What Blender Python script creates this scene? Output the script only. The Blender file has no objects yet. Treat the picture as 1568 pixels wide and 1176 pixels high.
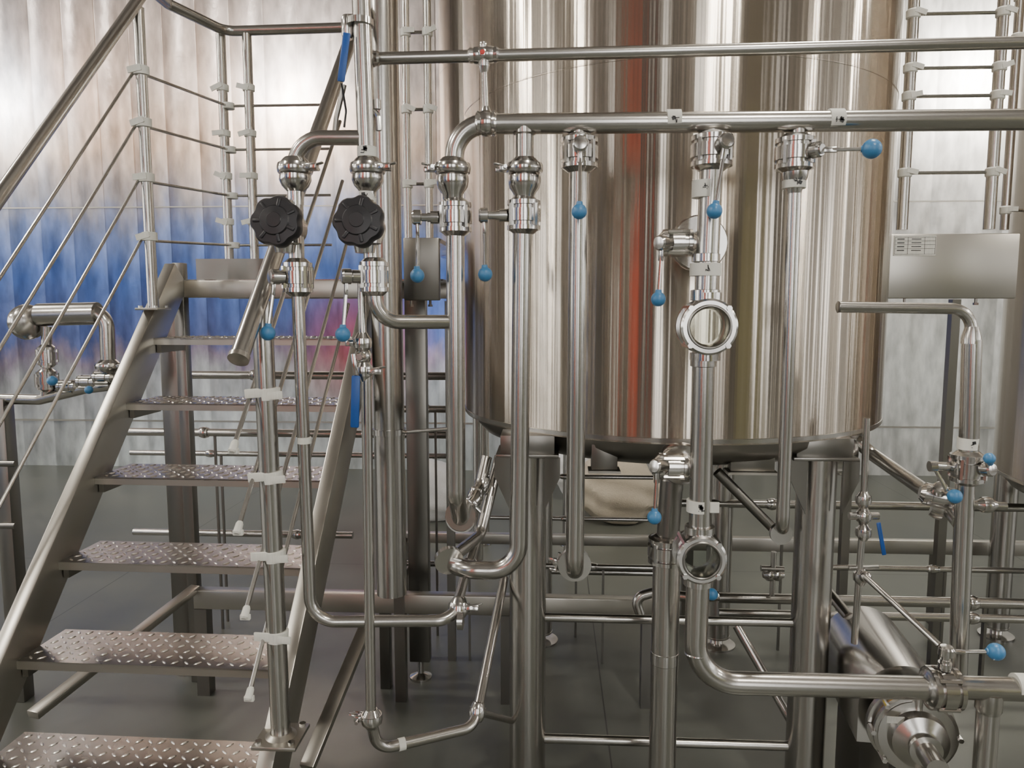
import bpy, bmesh, math, random
from mathutils import Vector, Matrix, Euler
random.seed(4)
sc = bpy.context.scene
# ------------------------------------------------------------------ camera
CAMZ = 1.85
PITCH, YAW = 6.0, 3.1
cam_d = bpy.data.cameras.new("camera"); cam = bpy.data.objects.new("camera", cam_d)
sc.collection.objects.link(cam); sc.camera = cam
cam.location = (0, 0, CAMZ)
cam.rotation_euler = (math.radians(90-PITCH), 0, math.radians(YAW))
cam_d.sensor_fit = 'HORIZONTAL'; cam_d.sensor_width = 36; cam_d.lens = 26.0
cam_d.clip_start = 0.02
RM = cam.rotation_euler.to_matrix()
FP = 26.0/36*1568
def U(u, v, Y):
    "survey: sight line of a measured photo point intersected with the vertical plane y=Y (metres)"
    d = RM @ Vector(((u-784)/FP, -(v-588)/FP, -1))
    t = Y/d.y
    return Vector((d.x*t, Y, CAMZ+d.z*t))
X_, Y_, Z_ = Vector((1,0,0)), Vector((0,1,0)), Vector((0,0,1))

# ------------------------------------------------------------------ materials
def newmat(name):
    m = bpy.data.materials.new(name); m.use_nodes = True
    nt = m.node_tree; b = nt.nodes["Principled BSDF"]
    return m, nt, b
def N(nt, t, **kw):
    n = nt.nodes.new(t)
    for k, v in kw.items(): setattr(n, k, v)
    return n
def metal(name, col, rough, var=0.08, scale=(40,40,3), aniso=0.0, bump=0.0, rot=0.25, bdist=.002):
    m, nt, b = newmat(name)
    b.inputs["Metallic"].default_value = 1.0
    b.inputs["Base Color"].default_value = (*col, 1)
    tc = N(nt, "ShaderNodeTexCoord"); mp = N(nt, "ShaderNodeMapping")
    mp.inputs["Scale"].default_value = scale
    ns = N(nt, "ShaderNodeTexNoise"); ns.inputs["Scale"].default_value = 1.0; ns.inputs["Detail"].default_value = 4
    nt.links.new(tc.outputs["Object"], mp.inputs["Vector"]); nt.links.new(mp.outputs[0], ns.inputs["Vector"])
    mr = N(nt, "ShaderNodeMapRange"); mr.inputs[1].default_value=0.25; mr.inputs[2].default_value=0.75
    mr.inputs[3].default_value = max(0.02, rough-var); mr.inputs[4].default_value = rough+var
    nt.links.new(ns.outputs["Fac"], mr.inputs[0]); nt.links.new(mr.outputs[0], b.inputs["Roughness"])
    if aniso:
        b.inputs["Anisotropic"].default_value = aniso
        b.inputs["Anisotropic Rotation"].default_value = rot
        tg = N(nt, "ShaderNodeTangent", direction_type='RADIAL', axis='Z')
        nt.links.new(tg.outputs[0], b.inputs["Tangent"])
    if bump:
        bp = N(nt, "ShaderNodeBump"); bp.inputs["Strength"].default_value = bump; bp.inputs["Distance"].default_value = bdist
        nt.links.new(ns.outputs["Fac"], bp.inputs["Height"]); nt.links.new(bp.outputs[0], b.inputs["Normal"])
    return m
def plastic(name, col, rough=0.4, bump=0.0):
    m, nt, b = newmat(name)
    b.inputs["Base Color"].default_value = (*col, 1); b.inputs["Roughness"].default_value = rough
    ns = N(nt, "ShaderNodeTexNoise"); ns.inputs["Scale"].default_value = 60
    mx = N(nt, "ShaderNodeMix", data_type='RGBA'); mx.inputs["A"].default_value=(*[c*0.85 for c in col],1); mx.inputs["B"].default_value=(*[min(1,c*1.1) for c in col],1)
    nt.links.new(ns.outputs["Fac"], mx.inputs["Factor"]); nt.links.new(mx.outputs["Result"], b.inputs["Base Color"])
    if bump:
        bp = N(nt, "ShaderNodeBump"); bp.inputs["Strength"].default_value = bump; bp.inputs["Distance"].default_value=0.003
        nt.links.new(ns.outputs["Fac"], bp.inputs["Height"]); nt.links.new(bp.outputs[0], b.inputs["Normal"])
    return m
M = {}
M['pipe']  = metal("satin_pipe_steel", (.48,.465,.435), .24, .02, (3,3,1.5))
M['pol']   = metal("polished_fitting_steel", (.57,.555,.53), .18, .02, (5,5,5))
M['tank']  = metal("brushed_tank_steel", (.53,.475,.405), .24, .02, (7,7,.05), aniso=1.0, bump=1.0, bdist=.007)
M['frame'] = metal("brushed_frame_steel", (.45,.43,.385), .33, .04, (5,5,5))
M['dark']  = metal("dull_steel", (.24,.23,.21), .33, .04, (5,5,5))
M['plate'] = metal("tread_plate_steel", (.33,.31,.285), .27, .04, (6,6,6))
M['lens']  = metal("tread_lens_highlight", (.74,.71,.66), .30, .02, (6,6,6))  # same steel as the plate, coloured brighter to stand in for highlights
M['black'] = plastic("black_plastic", (.012,.012,.014), .38)
M['blue']  = plastic("blue_plastic", (.05,.19,.38), .35)
M['bluev'] = plastic("blue_vinyl_grip", (.01,.07,.28), .35)
M['white'] = plastic("white_tape", (.66,.66,.60), .55, .3)
M['ink']   = plastic("label_ink", (.03,.03,.03), .6)
M['red']   = plastic("red_plastic", (.5,.04,.03), .4)
M['orange']= plastic("orange_ring", (.75,.38,.05), .4)
M['yellow']= plastic("yellow_tag", (.8,.6,.05), .4)
M['sack']  = plastic("woven_sack", (.50,.44,.34), .8, .6)
M['film']  = plastic("white_film", (.75,.75,.74), .3, .6)
g, nt, b = newmat("sight_glass_clear"); b.inputs["Transmission Weight"].default_value=1; b.inputs["Roughness"].default_value=.03; b.inputs["IOR"].default_value=1.1
b.inputs["Base Color"].default_value=(.9,.93,.9,1); M['glass']=g

# ------------------------------------------------------------------ mesh builder
def frame_of(d):
    d = d.normalized(); a = Z_ if abs(d.z) < .9 else X_
    s = d.cross(a).normalized(); return s, s.cross(d).normalized(), d
class B:
    def __init__(s, name, parent=None):
        s.name=name; s.parent=parent; s.bm=bmesh.new(); s.mats=[]
    def mi(s, m):
        if m not in s.mats: s.mats.append(m)
        return s.mats.index(m)
    def faces(s, vs, fs, m):
        i=s.mi(m); bv=[s.bm.verts.new(v) for v in vs]
        for f in fs:
            try:
                nf=s.bm.faces.new([bv[k] for k in f]); nf.material_index=i; nf.smooth=True
            except ValueError: pass
        return bv
    def tube(s, pts, r, m='pipe', fil=0.0, seg=20, caps=True):
        pts=[Vector(p) for p in pts]; path=[]
        for i,p in enumerate(pts):
            if 0<i<len(pts)-1 and fil>0:
                a=(pts[i-1]-p); c=(pts[i+1]-p); la,lc=a.length,c.length; a.normalize(); c.normalize()
                ang=a.angle(c)
                if ang>3.1: path.append((p,r)); continue
                t=min(fil/math.tan(ang/2), la*.49 if i>1 else la*.98, lc*.49 if i<len(pts)-2 else lc*.98)
                R=t*math.tan(ang/2)
                ctr=p+(a+c).normalized()*(R/math.sin(ang/2))
                v0=(p+a*t)-ctr; v1=(p+c*t)-ctr; tot=v0.angle(v1); ax=v0.cross(v1).normalized()
                n=10
                for k in range(n+1):
                    path.append((ctr+Matrix.Rotation(tot*k/n,3,ax)@v0, r))
            else: path.append((p,r))
        P=[q[0] for q in path]; vs=[]; n=len(P)
        T=[]
        for i in range(n):
            d=(P[min(i+1,n-1)]-P[max(i-1,0)]); T.append(d.normalized())
        sx,sy,_=frame_of(T[0])
        for i in range(n):
            if i:
                q=T[i-1].rotation_difference(T[i]); sx=q@sx
                sx=(sx-T[i]*sx.dot(T[i])).normalized()
            sy=T[i].cross(sx)
            for k in range(seg):
                a=2*math.pi*k/seg; vs.append(P[i]+(sx*math.cos(a)+sy*math.sin(a))*r)
        fs=[(i*seg+k,i*seg+(k+1)%seg,(i+1)*seg+(k+1)%seg,(i+1)*seg+k) for i in range(n-1) for k in range(seg)]
        if caps: fs+= [tuple(range(seg))[::-1], tuple((n-1)*seg+k for k in range(seg))]
        s.faces(vs,fs,m)
    def lathe(s, p, ax, prof, m='pipe', seg=28):
        sx,sy,d=frame_of(Vector(ax)); vs=[]; n=len(prof)
        for t,r in prof:
            for k in range(seg):
                a=2*math.pi*k/seg; vs.append(Vector(p)+d*t+(sx*math.cos(a)+sy*math.sin(a))*max(r,1e-4))
        fs=[(i*seg+k,i*seg+(k+1)%seg,(i+1)*seg+(k+1)%seg,(i+1)*seg+k) for i in range(n-1) for k in range(seg)]
        if prof[0] != prof[-1]: fs+=[tuple(range(seg))[::-1], tuple((n-1)*seg+k for k in range(seg))]
        s.faces(vs,fs,m)
    def box(s, c, size, m='frame', R=None, bev=0.0):
        c=Vector(c); h=Vector(size)/2; R=R or Matrix.Identity(3)
        t=bmesh.new(); bmesh.ops.create_cube(t,size=1)
        for v in t.verts: v.co=Vector((v.co.x*size[0],v.co.y*size[1],v.co.z*size[2]))
        if bev: bmesh.ops.bevel(t,geom=list(t.edges),offset=bev,segments=2,profile=.5,affect='EDGES')
        t.verts.index_update()
        vs=[c+R@v.co for v in t.verts]; fs=[[v.index for v in f.verts] for f in t.faces]
        t.free(); s.faces(vs,fs,m)
    def bar(s, p0, p1, w, h, m='frame', side=None, bev=0.003):
        "rectangular section bar p0->p1; w along `side`, h along the other"
        p0,p1=Vector(p0),Vector(p1); d=(p1-p0); L=d.length; d.normalize()
        side=Vector(side) if side is not None else X_
        side=(side-d*side.dot(d)).normalized(); o=side.cross(d)
        R=Matrix((side,d,o)).transposed()
        if R.determinant()<0: R=Matrix((side,d,-o)).transposed()
        s.box((p0+p1)/2,(w,L,h),m,R,bev)
    def ball(s, c, r, m='blue', sc=(1,1,1)):
        t=bmesh.new(); bmesh.ops.create_uvsphere(t,u_segments=20,v_segments=12,radius=r); t.verts.index_update()
        s.faces([Vector(c)+Vector((v.co.x*sc[0],v.co.y*sc[1],v.co.z*sc[2])) for v in t.verts],[[v.index for v in f.verts] for f in t.faces],m); t.free()
    def torus(s,c,ax,R,r,m='pol',seg=32,rs=10):
        prof=[(r*math.sin(2*math.pi*k/rs),R+r*math.cos(2*math.pi*k/rs)) for k in range(rs)]
        prof.append(prof[0]); s.lathe(c,ax,prof,m,seg)
    def done(s):
        bmesh.ops.recalc_face_normals(s.bm, faces=s.bm.faces)
        me=bpy.data.meshes.new(s.name); s.bm.to_mesh(me); s.bm.free()
        for m in s.mats: me.materials.append(M[m])
        me.set_sharp_from_angle(angle=math.radians(34))
        o=bpy.data.objects.new(s.name,me); sc.collection.objects.link(o)
        if s.parent: o.parent=s.parent
        return o
def empty(name, loc=(0,0,0)):
    e=bpy.data.objects.new(name,None); sc.collection.objects.link(e); e.empty_display_size=.1; return e

# ------------------------------------------------------------------ room shell
WX, WY0, WY1, CZ = 17.0, -7.0, 8.2, 7.6
def wallmat():
    m, nt, b = newmat("translucent_wall_panel")
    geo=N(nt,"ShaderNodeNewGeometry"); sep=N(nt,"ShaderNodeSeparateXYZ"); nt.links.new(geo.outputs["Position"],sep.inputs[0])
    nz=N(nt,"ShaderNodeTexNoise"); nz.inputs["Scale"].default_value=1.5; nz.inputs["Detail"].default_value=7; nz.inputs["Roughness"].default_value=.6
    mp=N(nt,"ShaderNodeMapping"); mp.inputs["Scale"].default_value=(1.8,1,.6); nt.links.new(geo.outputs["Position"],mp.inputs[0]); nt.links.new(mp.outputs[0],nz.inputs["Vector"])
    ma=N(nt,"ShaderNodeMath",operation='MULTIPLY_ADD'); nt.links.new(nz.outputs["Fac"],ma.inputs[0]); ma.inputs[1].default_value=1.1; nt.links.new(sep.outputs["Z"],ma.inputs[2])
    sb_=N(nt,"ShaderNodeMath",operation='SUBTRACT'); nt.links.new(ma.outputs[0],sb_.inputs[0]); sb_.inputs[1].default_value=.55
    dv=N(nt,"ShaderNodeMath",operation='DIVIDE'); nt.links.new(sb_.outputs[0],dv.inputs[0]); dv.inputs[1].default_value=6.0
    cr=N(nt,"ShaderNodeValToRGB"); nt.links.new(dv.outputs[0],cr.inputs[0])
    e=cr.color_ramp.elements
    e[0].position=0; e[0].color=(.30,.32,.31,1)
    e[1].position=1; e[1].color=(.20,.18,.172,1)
    for z,c in ((1.05,(.29,.30,.31,1)),(1.3,(.18,.15,.20,1)),(1.5,(.065,.085,.20,1)),(2.2,(.045,.085,.24,1)),(2.7,(.10,.13,.24,1)),(3.05,(.19,.18,.19,1)),(3.6,(.28,.215,.17,1)),(4.3,(.24,.21,.195,1))):  # blue band and warm upper zone: reflections on the wall painted into its colour
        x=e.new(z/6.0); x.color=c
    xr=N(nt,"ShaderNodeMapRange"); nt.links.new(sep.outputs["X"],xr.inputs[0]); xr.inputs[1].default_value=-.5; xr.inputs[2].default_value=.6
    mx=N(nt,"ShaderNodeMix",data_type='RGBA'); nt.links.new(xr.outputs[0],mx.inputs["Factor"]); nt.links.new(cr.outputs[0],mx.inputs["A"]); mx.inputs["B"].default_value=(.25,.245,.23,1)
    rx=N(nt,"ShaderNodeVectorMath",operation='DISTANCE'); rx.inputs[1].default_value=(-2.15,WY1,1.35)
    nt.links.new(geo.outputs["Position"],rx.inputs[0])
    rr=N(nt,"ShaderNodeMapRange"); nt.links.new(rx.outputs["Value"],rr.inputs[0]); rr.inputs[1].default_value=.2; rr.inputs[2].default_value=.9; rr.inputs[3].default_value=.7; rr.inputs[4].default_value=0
    m2=N(nt,"ShaderNodeMix",data_type='RGBA'); nt.links.new(rr.outputs[0],m2.inputs["Factor"]); nt.links.new(mx.outputs["Result"],m2.inputs["A"]); m2.inputs["B"].default_value=(.28,.05,.05,1)  # red patch: a reflection painted into the wall colour
    # cloudy mottling
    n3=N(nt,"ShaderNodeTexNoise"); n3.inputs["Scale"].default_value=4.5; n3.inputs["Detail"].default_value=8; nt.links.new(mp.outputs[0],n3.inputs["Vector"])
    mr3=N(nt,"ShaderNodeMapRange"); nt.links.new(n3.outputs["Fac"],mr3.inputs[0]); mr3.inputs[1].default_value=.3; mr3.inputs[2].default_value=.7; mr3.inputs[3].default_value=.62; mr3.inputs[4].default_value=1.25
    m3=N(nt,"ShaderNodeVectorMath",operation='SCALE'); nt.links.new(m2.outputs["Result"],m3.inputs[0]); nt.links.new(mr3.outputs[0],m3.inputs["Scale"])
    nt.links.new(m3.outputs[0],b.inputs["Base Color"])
    b.inputs["Metallic"].default_value=.4; b.inputs["Roughness"].default_value=.26; b.inputs["Specular IOR Level"].default_value=.3
    fb=N(nt,"ShaderNodeTexNoise"); fb.inputs["Scale"].default_value=6; fb.inputs["Detail"].default_value=7; nt.links.new(geo.outputs["Position"],fb.inputs["Vector"])
    bp=N(nt,"ShaderNodeBump"); bp.inputs["Strength"].default_value=.5; bp.inputs["Distance"].default_value=.012; nt.links.new(fb.outputs["Fac"],bp.inputs["Height"]); nt.links.new(bp.outputs[0],b.inputs["Normal"])
    m4=N(nt,"ShaderNodeVectorMath",operation='SCALE'); nt.links.new(m3.outputs[0],m4.inputs[0]); m4.inputs["Scale"].default_value=2.2
    tr=N(nt,"ShaderNodeBsdfTranslucent"); nt.links.new(m4.outputs[0],tr.inputs["Color"]); nt.links.new(bp.outputs[0],tr.inputs["Normal"])
    ms=N(nt,"ShaderNodeMixShader"); ms.inputs[0].default_value=.25
    out=[n for n in nt.nodes if n.type=='OUTPUT_MATERIAL'][0]
    nt.links.new(b.outputs[0],ms.inputs[1]); nt.links.new(tr.outputs[0],ms.inputs[2]); nt.links.new(ms.outputs[0],out.inputs[0])
    return m
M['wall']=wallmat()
M['hall']=plastic("hall_wall_paint",(.19,.165,.135),.6)
M['ceil']=plastic("hall_ceiling_paint",(.15,.14,.13),.7)
def floormat():
    m, nt, b = newmat("sealed_concrete_floor")
    geo=N(nt,"ShaderNodeNewGeometry")
    n=N(nt,"ShaderNodeTexNoise"); n.inputs["Scale"].default_value=1.4; n.inputs["Detail"].default_value=9; nt.links.new(geo.outputs["Position"],n.inputs["Vector"])
    cr=N(nt,"ShaderNodeValToRGB"); nt.links.new(n.outputs["Fac"],cr.inputs[0])
    cr.color_ramp.elements[0].position=.3; cr.color_ramp.elements[0].color=(.066,.072,.062,1)
    cr.color_ramp.elements[1].position=.75; cr.color_ramp.elements[1].color=(.14,.146,.124,1)
    br=N(nt,"ShaderNodeTexBrick"); br.offset=0; br.inputs["Scale"].default_value=1; br.inputs["Mortar Size"].default_value=.0035; br.inputs["Brick Width"].default_value=3.2; br.inputs["Row Height"].default_value=3.2
    br.inputs["Color1"].default_value=(1,1,1,1); br.inputs["Color2"].default_value=(1,1,1,1); br.inputs["Mortar"].default_value=(.3,.3,.3,1)
    mp=N(nt,"ShaderNodeMapping"); mp.inputs["Location"].default_value=(-.25,-1.9,0); nt.links.new(geo.outputs["Position"],mp.inputs[0]); nt.links.new(mp.outputs[0],br.inputs["Vector"])
    mx=N(nt,"ShaderNodeMix",data_type='RGBA',blend_type='MULTIPLY'); mx.inputs["Factor"].default_value=1; nt.links.new(cr.outputs[0],mx.inputs["A"]); nt.links.new(br.outputs["Color"],mx.inputs["B"])
    nt.links.new(mx.outputs["Result"],b.inputs["Base Color"])
    r=N(nt,"ShaderNodeMapRange"); nt.links.new(n.outputs["Fac"],r.inputs[0]); r.inputs[3].default_value=.22; r.inputs[4].default_value=.48; nt.links.new(r.outputs[0],b.inputs["Roughness"])
    return m
M['floor']=floormat()
def slab(name,c,size,m):
    o=B(name); o.box(c,size,m); return o.done()
slab("floor",(0,(WY0+WY1)/2,-.05),(2*WX,WY1-WY0,.1),'floor')
slab("ceiling",(0,(WY0+WY1)/2,CZ+.05),(2*WX,WY1-WY0,.1),'ceil')
slab("wall_left",(-WX-.05,(WY0+WY1)/2,CZ/2),(.1,WY1-WY0,CZ),'hall')
slab("wall_right",(WX+.05,(WY0+WY1)/2,CZ/2),(.1,WY1-WY0,CZ),'hall')
slab("wall_front",(0,WY0-.05,CZ/2),(2*WX,.1,CZ),'hall')
# translucent sheet wall: one folded sheet with narrow ribs
w=B("wall_back"); vs=[]; xx=-WX
prof=[(-WX,0)]
while xx<WX-.4:
    prof+=[(xx+.34,0),(xx+.35,-.006),(xx+.365,-.006),(xx+.375,0)]; xx+=.375
prof.append((WX,0))
for x,dy in prof: vs+=[Vector((x,WY1+dy,0)),Vector((x,WY1+dy,CZ))]
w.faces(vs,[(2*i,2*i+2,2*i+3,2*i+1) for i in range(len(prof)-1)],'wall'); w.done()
t=B("trim_1"); t.box((0,WY1-.02,.54),(2*WX,.02,.018),'frame'); t.done()
t=B("trim_2"); t.box((0,WY1-.02,2.95),(2*WX,.015,.014),'frame'); t.done()
# point lights added behind the sheet to make its bright spots and glow
def outside(u,v,dist,power,col=(1,.97,.92),rad=.12):
    p=U(u,v,WY1); l=bpy.data.lights.new("added_wall_light",'POINT'); l.energy=power; l.color=col; l.shadow_soft_size=rad
    o=bpy.data.objects.new("added_wall_light",l); o.location=(p.x,WY1+dist,p.z); sc.collection.objects.link(o)
outside(445,160,.38,900); outside(8,168,.34,480,(.80,.91,1)); outside(1490,125,.45,1300,(1,.95,.88))
outside(110,125,.6,110,(1,.60,.32)); outside(330,120,.6,90,(1,.70,.45)); outside(490,235,.5,50,(1,.7,.45)); outside(1430,570,1.2,130,(.95,1,.95)); outside(690,500,.6,70,(.9,.95,1))
outside(300,700,1.0,70,(1,1,1))
M['addedred']=plastic("added_red_paint",(.95,.13,.06),.5)
M['addedblue']=plastic("added_blue_paint",(.04,.12,.45),.5)
M['addedolive']=plastic("added_olive_paint",(.34,.33,.16),.5)
M['addedwhite']=plastic("added_white_paint",(.75,.73,.68),.5)
M['addedgrey']=plastic("added_dark_paint",(.03,.03,.035),.5)
def addeddoor(name,x,wd,h,m,y=WY0):  # unseen coloured doors, added so the tank reflects coloured bands
    d=B(name); z=0.06
    d.box((x-wd/2-.06,y+.08,h/2),(.12,.12,h),'addedgrey'); d.box((x+wd/2+.06,y+.08,h/2),(.12,.12,h),'addedgrey')
    d.box((x,y+.18,h+.15),(wd+.3,.3,.3),'addedgrey')
    while z<h:
        d.box((x,y+.07,z),(wd,.04,.115),m,bev=.01); z+=.12
    d.done()
addeddoor("added_door_1",-4.15,1.8,5.8,'addedred')
addeddoor("added_door_2",-10.5,3.4,4.2,'addedblue')
addeddoor("added_door_3",7.0,3,4.2,'addedolive')
addeddoor("added_door_4",-13.8,2.2,5,'addedwhite')
addeddoor("added_door_5",12.5,2.2,5,'addedwhite')
for x in (-7.6,-2.75,-.2,4.4,10.2):
    c=B("added_column");  # unseen dark uprights, added for dark bands in the tank reflections
    c.box((x,WY0+.6,CZ/2),(.02,.36,CZ),'addedgrey'); c.box((x,WY0+.42,CZ/2),(.5,.02,CZ),'addedgrey'); c.box((x,WY0+.78,CZ/2),(.5,.02,CZ),'addedgrey'); c.box((x,WY0+.6,.01),(.6,.5,.02),'addedgrey'); c.done()
def emis(name,col,st):
    m,nt,b=newmat(name); b.inputs["Emission Color"].default_value=(*col,1); b.inputs["Emission Strength"].default_value=st; b.inputs["Base Color"].default_value=(*col,1); return m
M['glow']=emis("daylit_window_pane",(.96,.96,.96),9.0)  # unseen glowing panels, added to put bright vertical streaks on the steel
k=1
for x,wd in ((-1.7,.7),(1.5,.9),(2.9,.5),(-6.5,.5),(-8.3,.5),(9.2,.6),(15,.8)):
    o=B("glow_panel_%d"%k); k+=1
    o.box((x,WY0+.02,3.4),(wd,.02,4.4),'glow')
    for dx in (-.5,.5): o.box((x+dx*wd,WY0+.05,3.4),(.06,.06,4.46),'addedgrey')
    for dz in (-.5,0,.5): o.box((x,WY0+.05,3.4+dz*4.4),(wd+.06,.06,.06),'addedgrey')
    o.done()
for sx in (-1,1):
    for y in (-4.5,-1.5,2.0,5.0):
        o=B("glow_panel_%d"%k); k+=1
        o.box((sx*(WX-.02),y,3.4),(.02,1.2,3.6),'glow')
        for dy in (-.5,.5): o.box((sx*(WX-.05),y+dy*1.2,3.4),(.06,.06,3.66),'addedgrey')
        for dz in (-.5,0,.5): o.box((sx*(WX-.05),y,3.4+dz*3.6),(.06,1.26,.06),'addedgrey')
        o.done()
M['lamp']=emis("lamp_diffuser",(1,.94,.85),235)
for y in (-2.2,3.2):
    for x in (-14.2,-6.5,2.0,10.3):
        o=B("high_bay_lamp")
        o.lathe((x,y,6.86),Z_,[(0,.40),(.02,.41),(.12,.30),(.22,.12),(.34,.08)],'frame')
        o.ball((x,y,6.62),.28,'lamp',(1,1,.85))
        o.tube([(x,y,7.1),(x,y,CZ)],.01,'dark',seg=8); o.done()

# ------------------------------------------------------------------ fittings
def clamp(b,p,ax,r,ear=None,k=1.75,m='pol'):
    h=.013; R=r*k
    b.lathe(p,ax,[(-h-.016,r*1.02),(-h-.01,r*1.25),(-h,R*.9),(-h,R),(-.004,R*1.06),(.004,R*1.06),(h,R),(h,R*.9),(h+.01,r*1.25),(h+.016,r*1.02)],m)
    if ear is not None:
        e=Vector(ear).normalized(); q=Vector(p)+e*(R+.008); a=Vector(ax).normalized()
        o=e.cross(a)
        b.bar(q-e*.016,q+e*.014,.02,.018,m,side=o)
        b.tube([q-o*.03,q+o*.03],.005,m,seg=10)
        b.bar(q+o*.024-e*.016,q+o*.024+e*.022,.006,.016,m,side=o)
        b.bar(q+a*.006,q+e*.030+a*.012,.012,.006,m,side=o)
def valve_body(b,p,ax,r,m='pol'):
    R=r*1.8
    pr=[(-.052,r*1.02),(-.046,r*1.3),(-.04,R*.88),(-.040,R*.97),(-.028,R*.97),(-.027,R*.86),(-.018,R*.86),(-.017,R),(.017,R),(.018,R*.86),(.027,R*.86),(.028,R*.97),(.040,R*.97),(.04,R*.88),(.046,r*1.3),(.052,r*1.02)]
    b.lathe(p,ax,pr,m)
    sx,sy,d=frame_of(Vector(ax))
    for a in (45,135,225,315):
        q=Vector(p)+(sx*math.cos(math.radians(a))+sy*math.sin(math.radians(a)))*R*.95
        b.lathe(q,d,[(-.03,.0075),(.03,.0075)],m,6)
def bvalve(p,ax,r,stub,hdir,rod,face=False,name="butterfly_valve",ballr=.0205):
    "p centre, ax pipe axis, stub: vector of the stem, hdir: lever vector to the blue ball"
    b=B(name); valve_body(b,p,ax,r)
    p=Vector(p); st=Vector(stub); s=st.normalized(); q=p+st
    b.tube([p+s*r*1.5,q],.011,'pol')
    b.lathe(p+s*(r*1.8),s,[(0,.018),(.02,.018),(.02,.013),(.03,.013)],'pol')
    b.lathe(q-s*.022,s,[(0,.015),(.002,.021),(.022,.021),(.027,.017),(.028,.008)],'pol')
    e=q+Vector(hdir); hd=Vector(hdir).normalized()
    m1=q+hd*.05
    b.bar(q-s*.008,m1-s*.008,.016,.009,'pol',side=s.cross(hd))
    b.tube([m1-s*.008-hd*.012,e],.0052,'pol',seg=10)
    b.ball(e,ballr,'blue'); b.lathe(e-hd*.026,hd,[(0,.008),(.012,.010)],'blue',14)
    return b.done()
def tape(u,v,Y,r,h,ink=True,p=None,ax=Z_,flap=None):
    b=B("pipe_label_tape"); p=p or U(u,v,Y)
    b.lathe(p,ax,[(-h/2,r*.8),(-h/2,r+.0012),(h/2,r+.0012),(h/2,r*.8)],'white',24)
    if ink:
        f=p-Y_*(r+.0018)
        for i in range(6):
            b.box(f+Vector((random.uniform(-.008,.008),0,random.uniform(-.008,.008))),(random.choice([.002,.010]),.0012,random.choice([.002,.009])),'ink',R=Matrix.Rotation(random.uniform(-.5,.5),3,'Y'))
    if flap: b.box(p+Vector(flap)*.5-Y_*r*.6,(abs(Vector(flap).x)+.01,.002,h*.9),'white')
    return b.done()

# ------------------------------------------------------------------ tanks
TR=.868; TY=3.27
tc_=U(1017,500,TY); TX=tc_.x
def tank(name,cx,cy,R,zb,zt,legs=True):
    e=empty(name)
    b=B("shell",e); 
    b.lathe((0,0,0),Z_,[(zb-.004,R-.05),(zb-.006,R-.002),(zb,R),(zb+.02,R),(zt-.02,R),(zt,R-.01),(zt+.12,R*.8),(zt+.25,R*.35),(zt+.27,.2),(zt+.30,.2)],'tank',160)
    for zz in (zb+.008,): b.lathe((0,0,0),Z_,[(zz-.008,R),(zz-.008,R+.0025),(zz+.006,R+.0025),(zz+.007,R)],'pipe',160)
    for zz in (zb+1.22,zb+2.44): b.lathe((0,0,0),Z_,[(zz-.003,R),(zz-.0015,R+.0012),(zz+.0015,R+.0012),(zz+.003,R)],'tank',160)
    o=b.done(); o.location=(cx,cy,0)
    b=B("dished_bottom",e)
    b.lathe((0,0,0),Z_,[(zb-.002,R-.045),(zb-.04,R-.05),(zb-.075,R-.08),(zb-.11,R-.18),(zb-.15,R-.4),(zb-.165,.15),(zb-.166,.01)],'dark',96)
    b.lathe((0,0,0),Z_,[(zb-.3,.04),(zb-.16,.04)],'pipe')
    o=b.done(); o.location=(cx,cy,0)
    return e
ZB=U(1030,679,TY-TR).z
tk=tank("brewing_tank",TX,TY,TR,ZB,4.9)
def leg(b,x,y,r,ztop):
    b.tube([(x,y,.05),(x,y,ztop)],r,'pipe',seg=32)
    b.lathe((x,y,0),Z_,[(0,r*1.5),(.01,r*1.5),(.015,r*.5),(.05,r*.5),(.06,r*1.03)],'pol')
b=B("support_legs",tk)
L1=U(808,900,2.62); L2=U(1243,900,2.62)
dx=(L2.x-L1.x)/2; cx=(L1.x+L2.x)/2
LEGR=.067
for s in (-1,1):
    leg(b,cx+s*dx,2.62,LEGR,ZB-.08)
    leg(b,cx+s*dx*.95,3.95,LEGR,ZB-.08)
    for yy in (2.62,3.95):
        x=cx+s*dx
        b.box((x,yy,ZB-.075),(.22,.18,.012),'dark',bev=.002)
        b.box((x,yy,ZB-.04),(.19,.14,.07),'dark',bev=.002)
        for q in (-1,1):
            vs=[Vector((x+q*LEGR*.9,yy-.08+o,ZB-.08)) for o in (0,.008)]+[Vector((x+q*.115,yy-.08+o,ZB-.08)) for o in (0,.008)]+[Vector((x+q*.115,yy-.08+o,ZB-.15)) for o in (0,.008)]+[Vector((x+q*LEGR*.9,yy-.08+o,ZB-.27)) for o in (0,.008)]
            b.faces(vs,[(0,2,4,6),(1,7,5,3),(0,1,3,2),(2,3,5,4),(4,5,7,6),(6,7,1,0)],'dark')
z=U(920,1133,2.62).z
b.tube([(cx-dx,2.62,z),(cx+dx,2.62,z)],.018,'pipe')
z=U(920,947,2.62).z
b.tube([(cx-dx,2.62,z),(cx+dx+.0,2.62,z)],.016,'pipe')
b.tube([(cx-dx,3.95,.4),(cx+dx,3.95,.4)],.018,'pipe')
b.done()
b=B("skirt_brackets",tk)
for (u,v) in ((925,698),(1150,700)):
    p=U(u,v,2.55)
    b.box(p,(.09 if u<1000 else .15,.05,.09),'dark',bev=.003); b.box(p-Z_*.05,(.11 if u<1000 else .17,.08,.008),'frame')
p=U(1285,692,2.75); b.lathe(p,X_,[(-.06,.05),(-.05,.085),(.02,.085),(.05,.05),(.06,.01)],'pol')
b.done()

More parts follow.
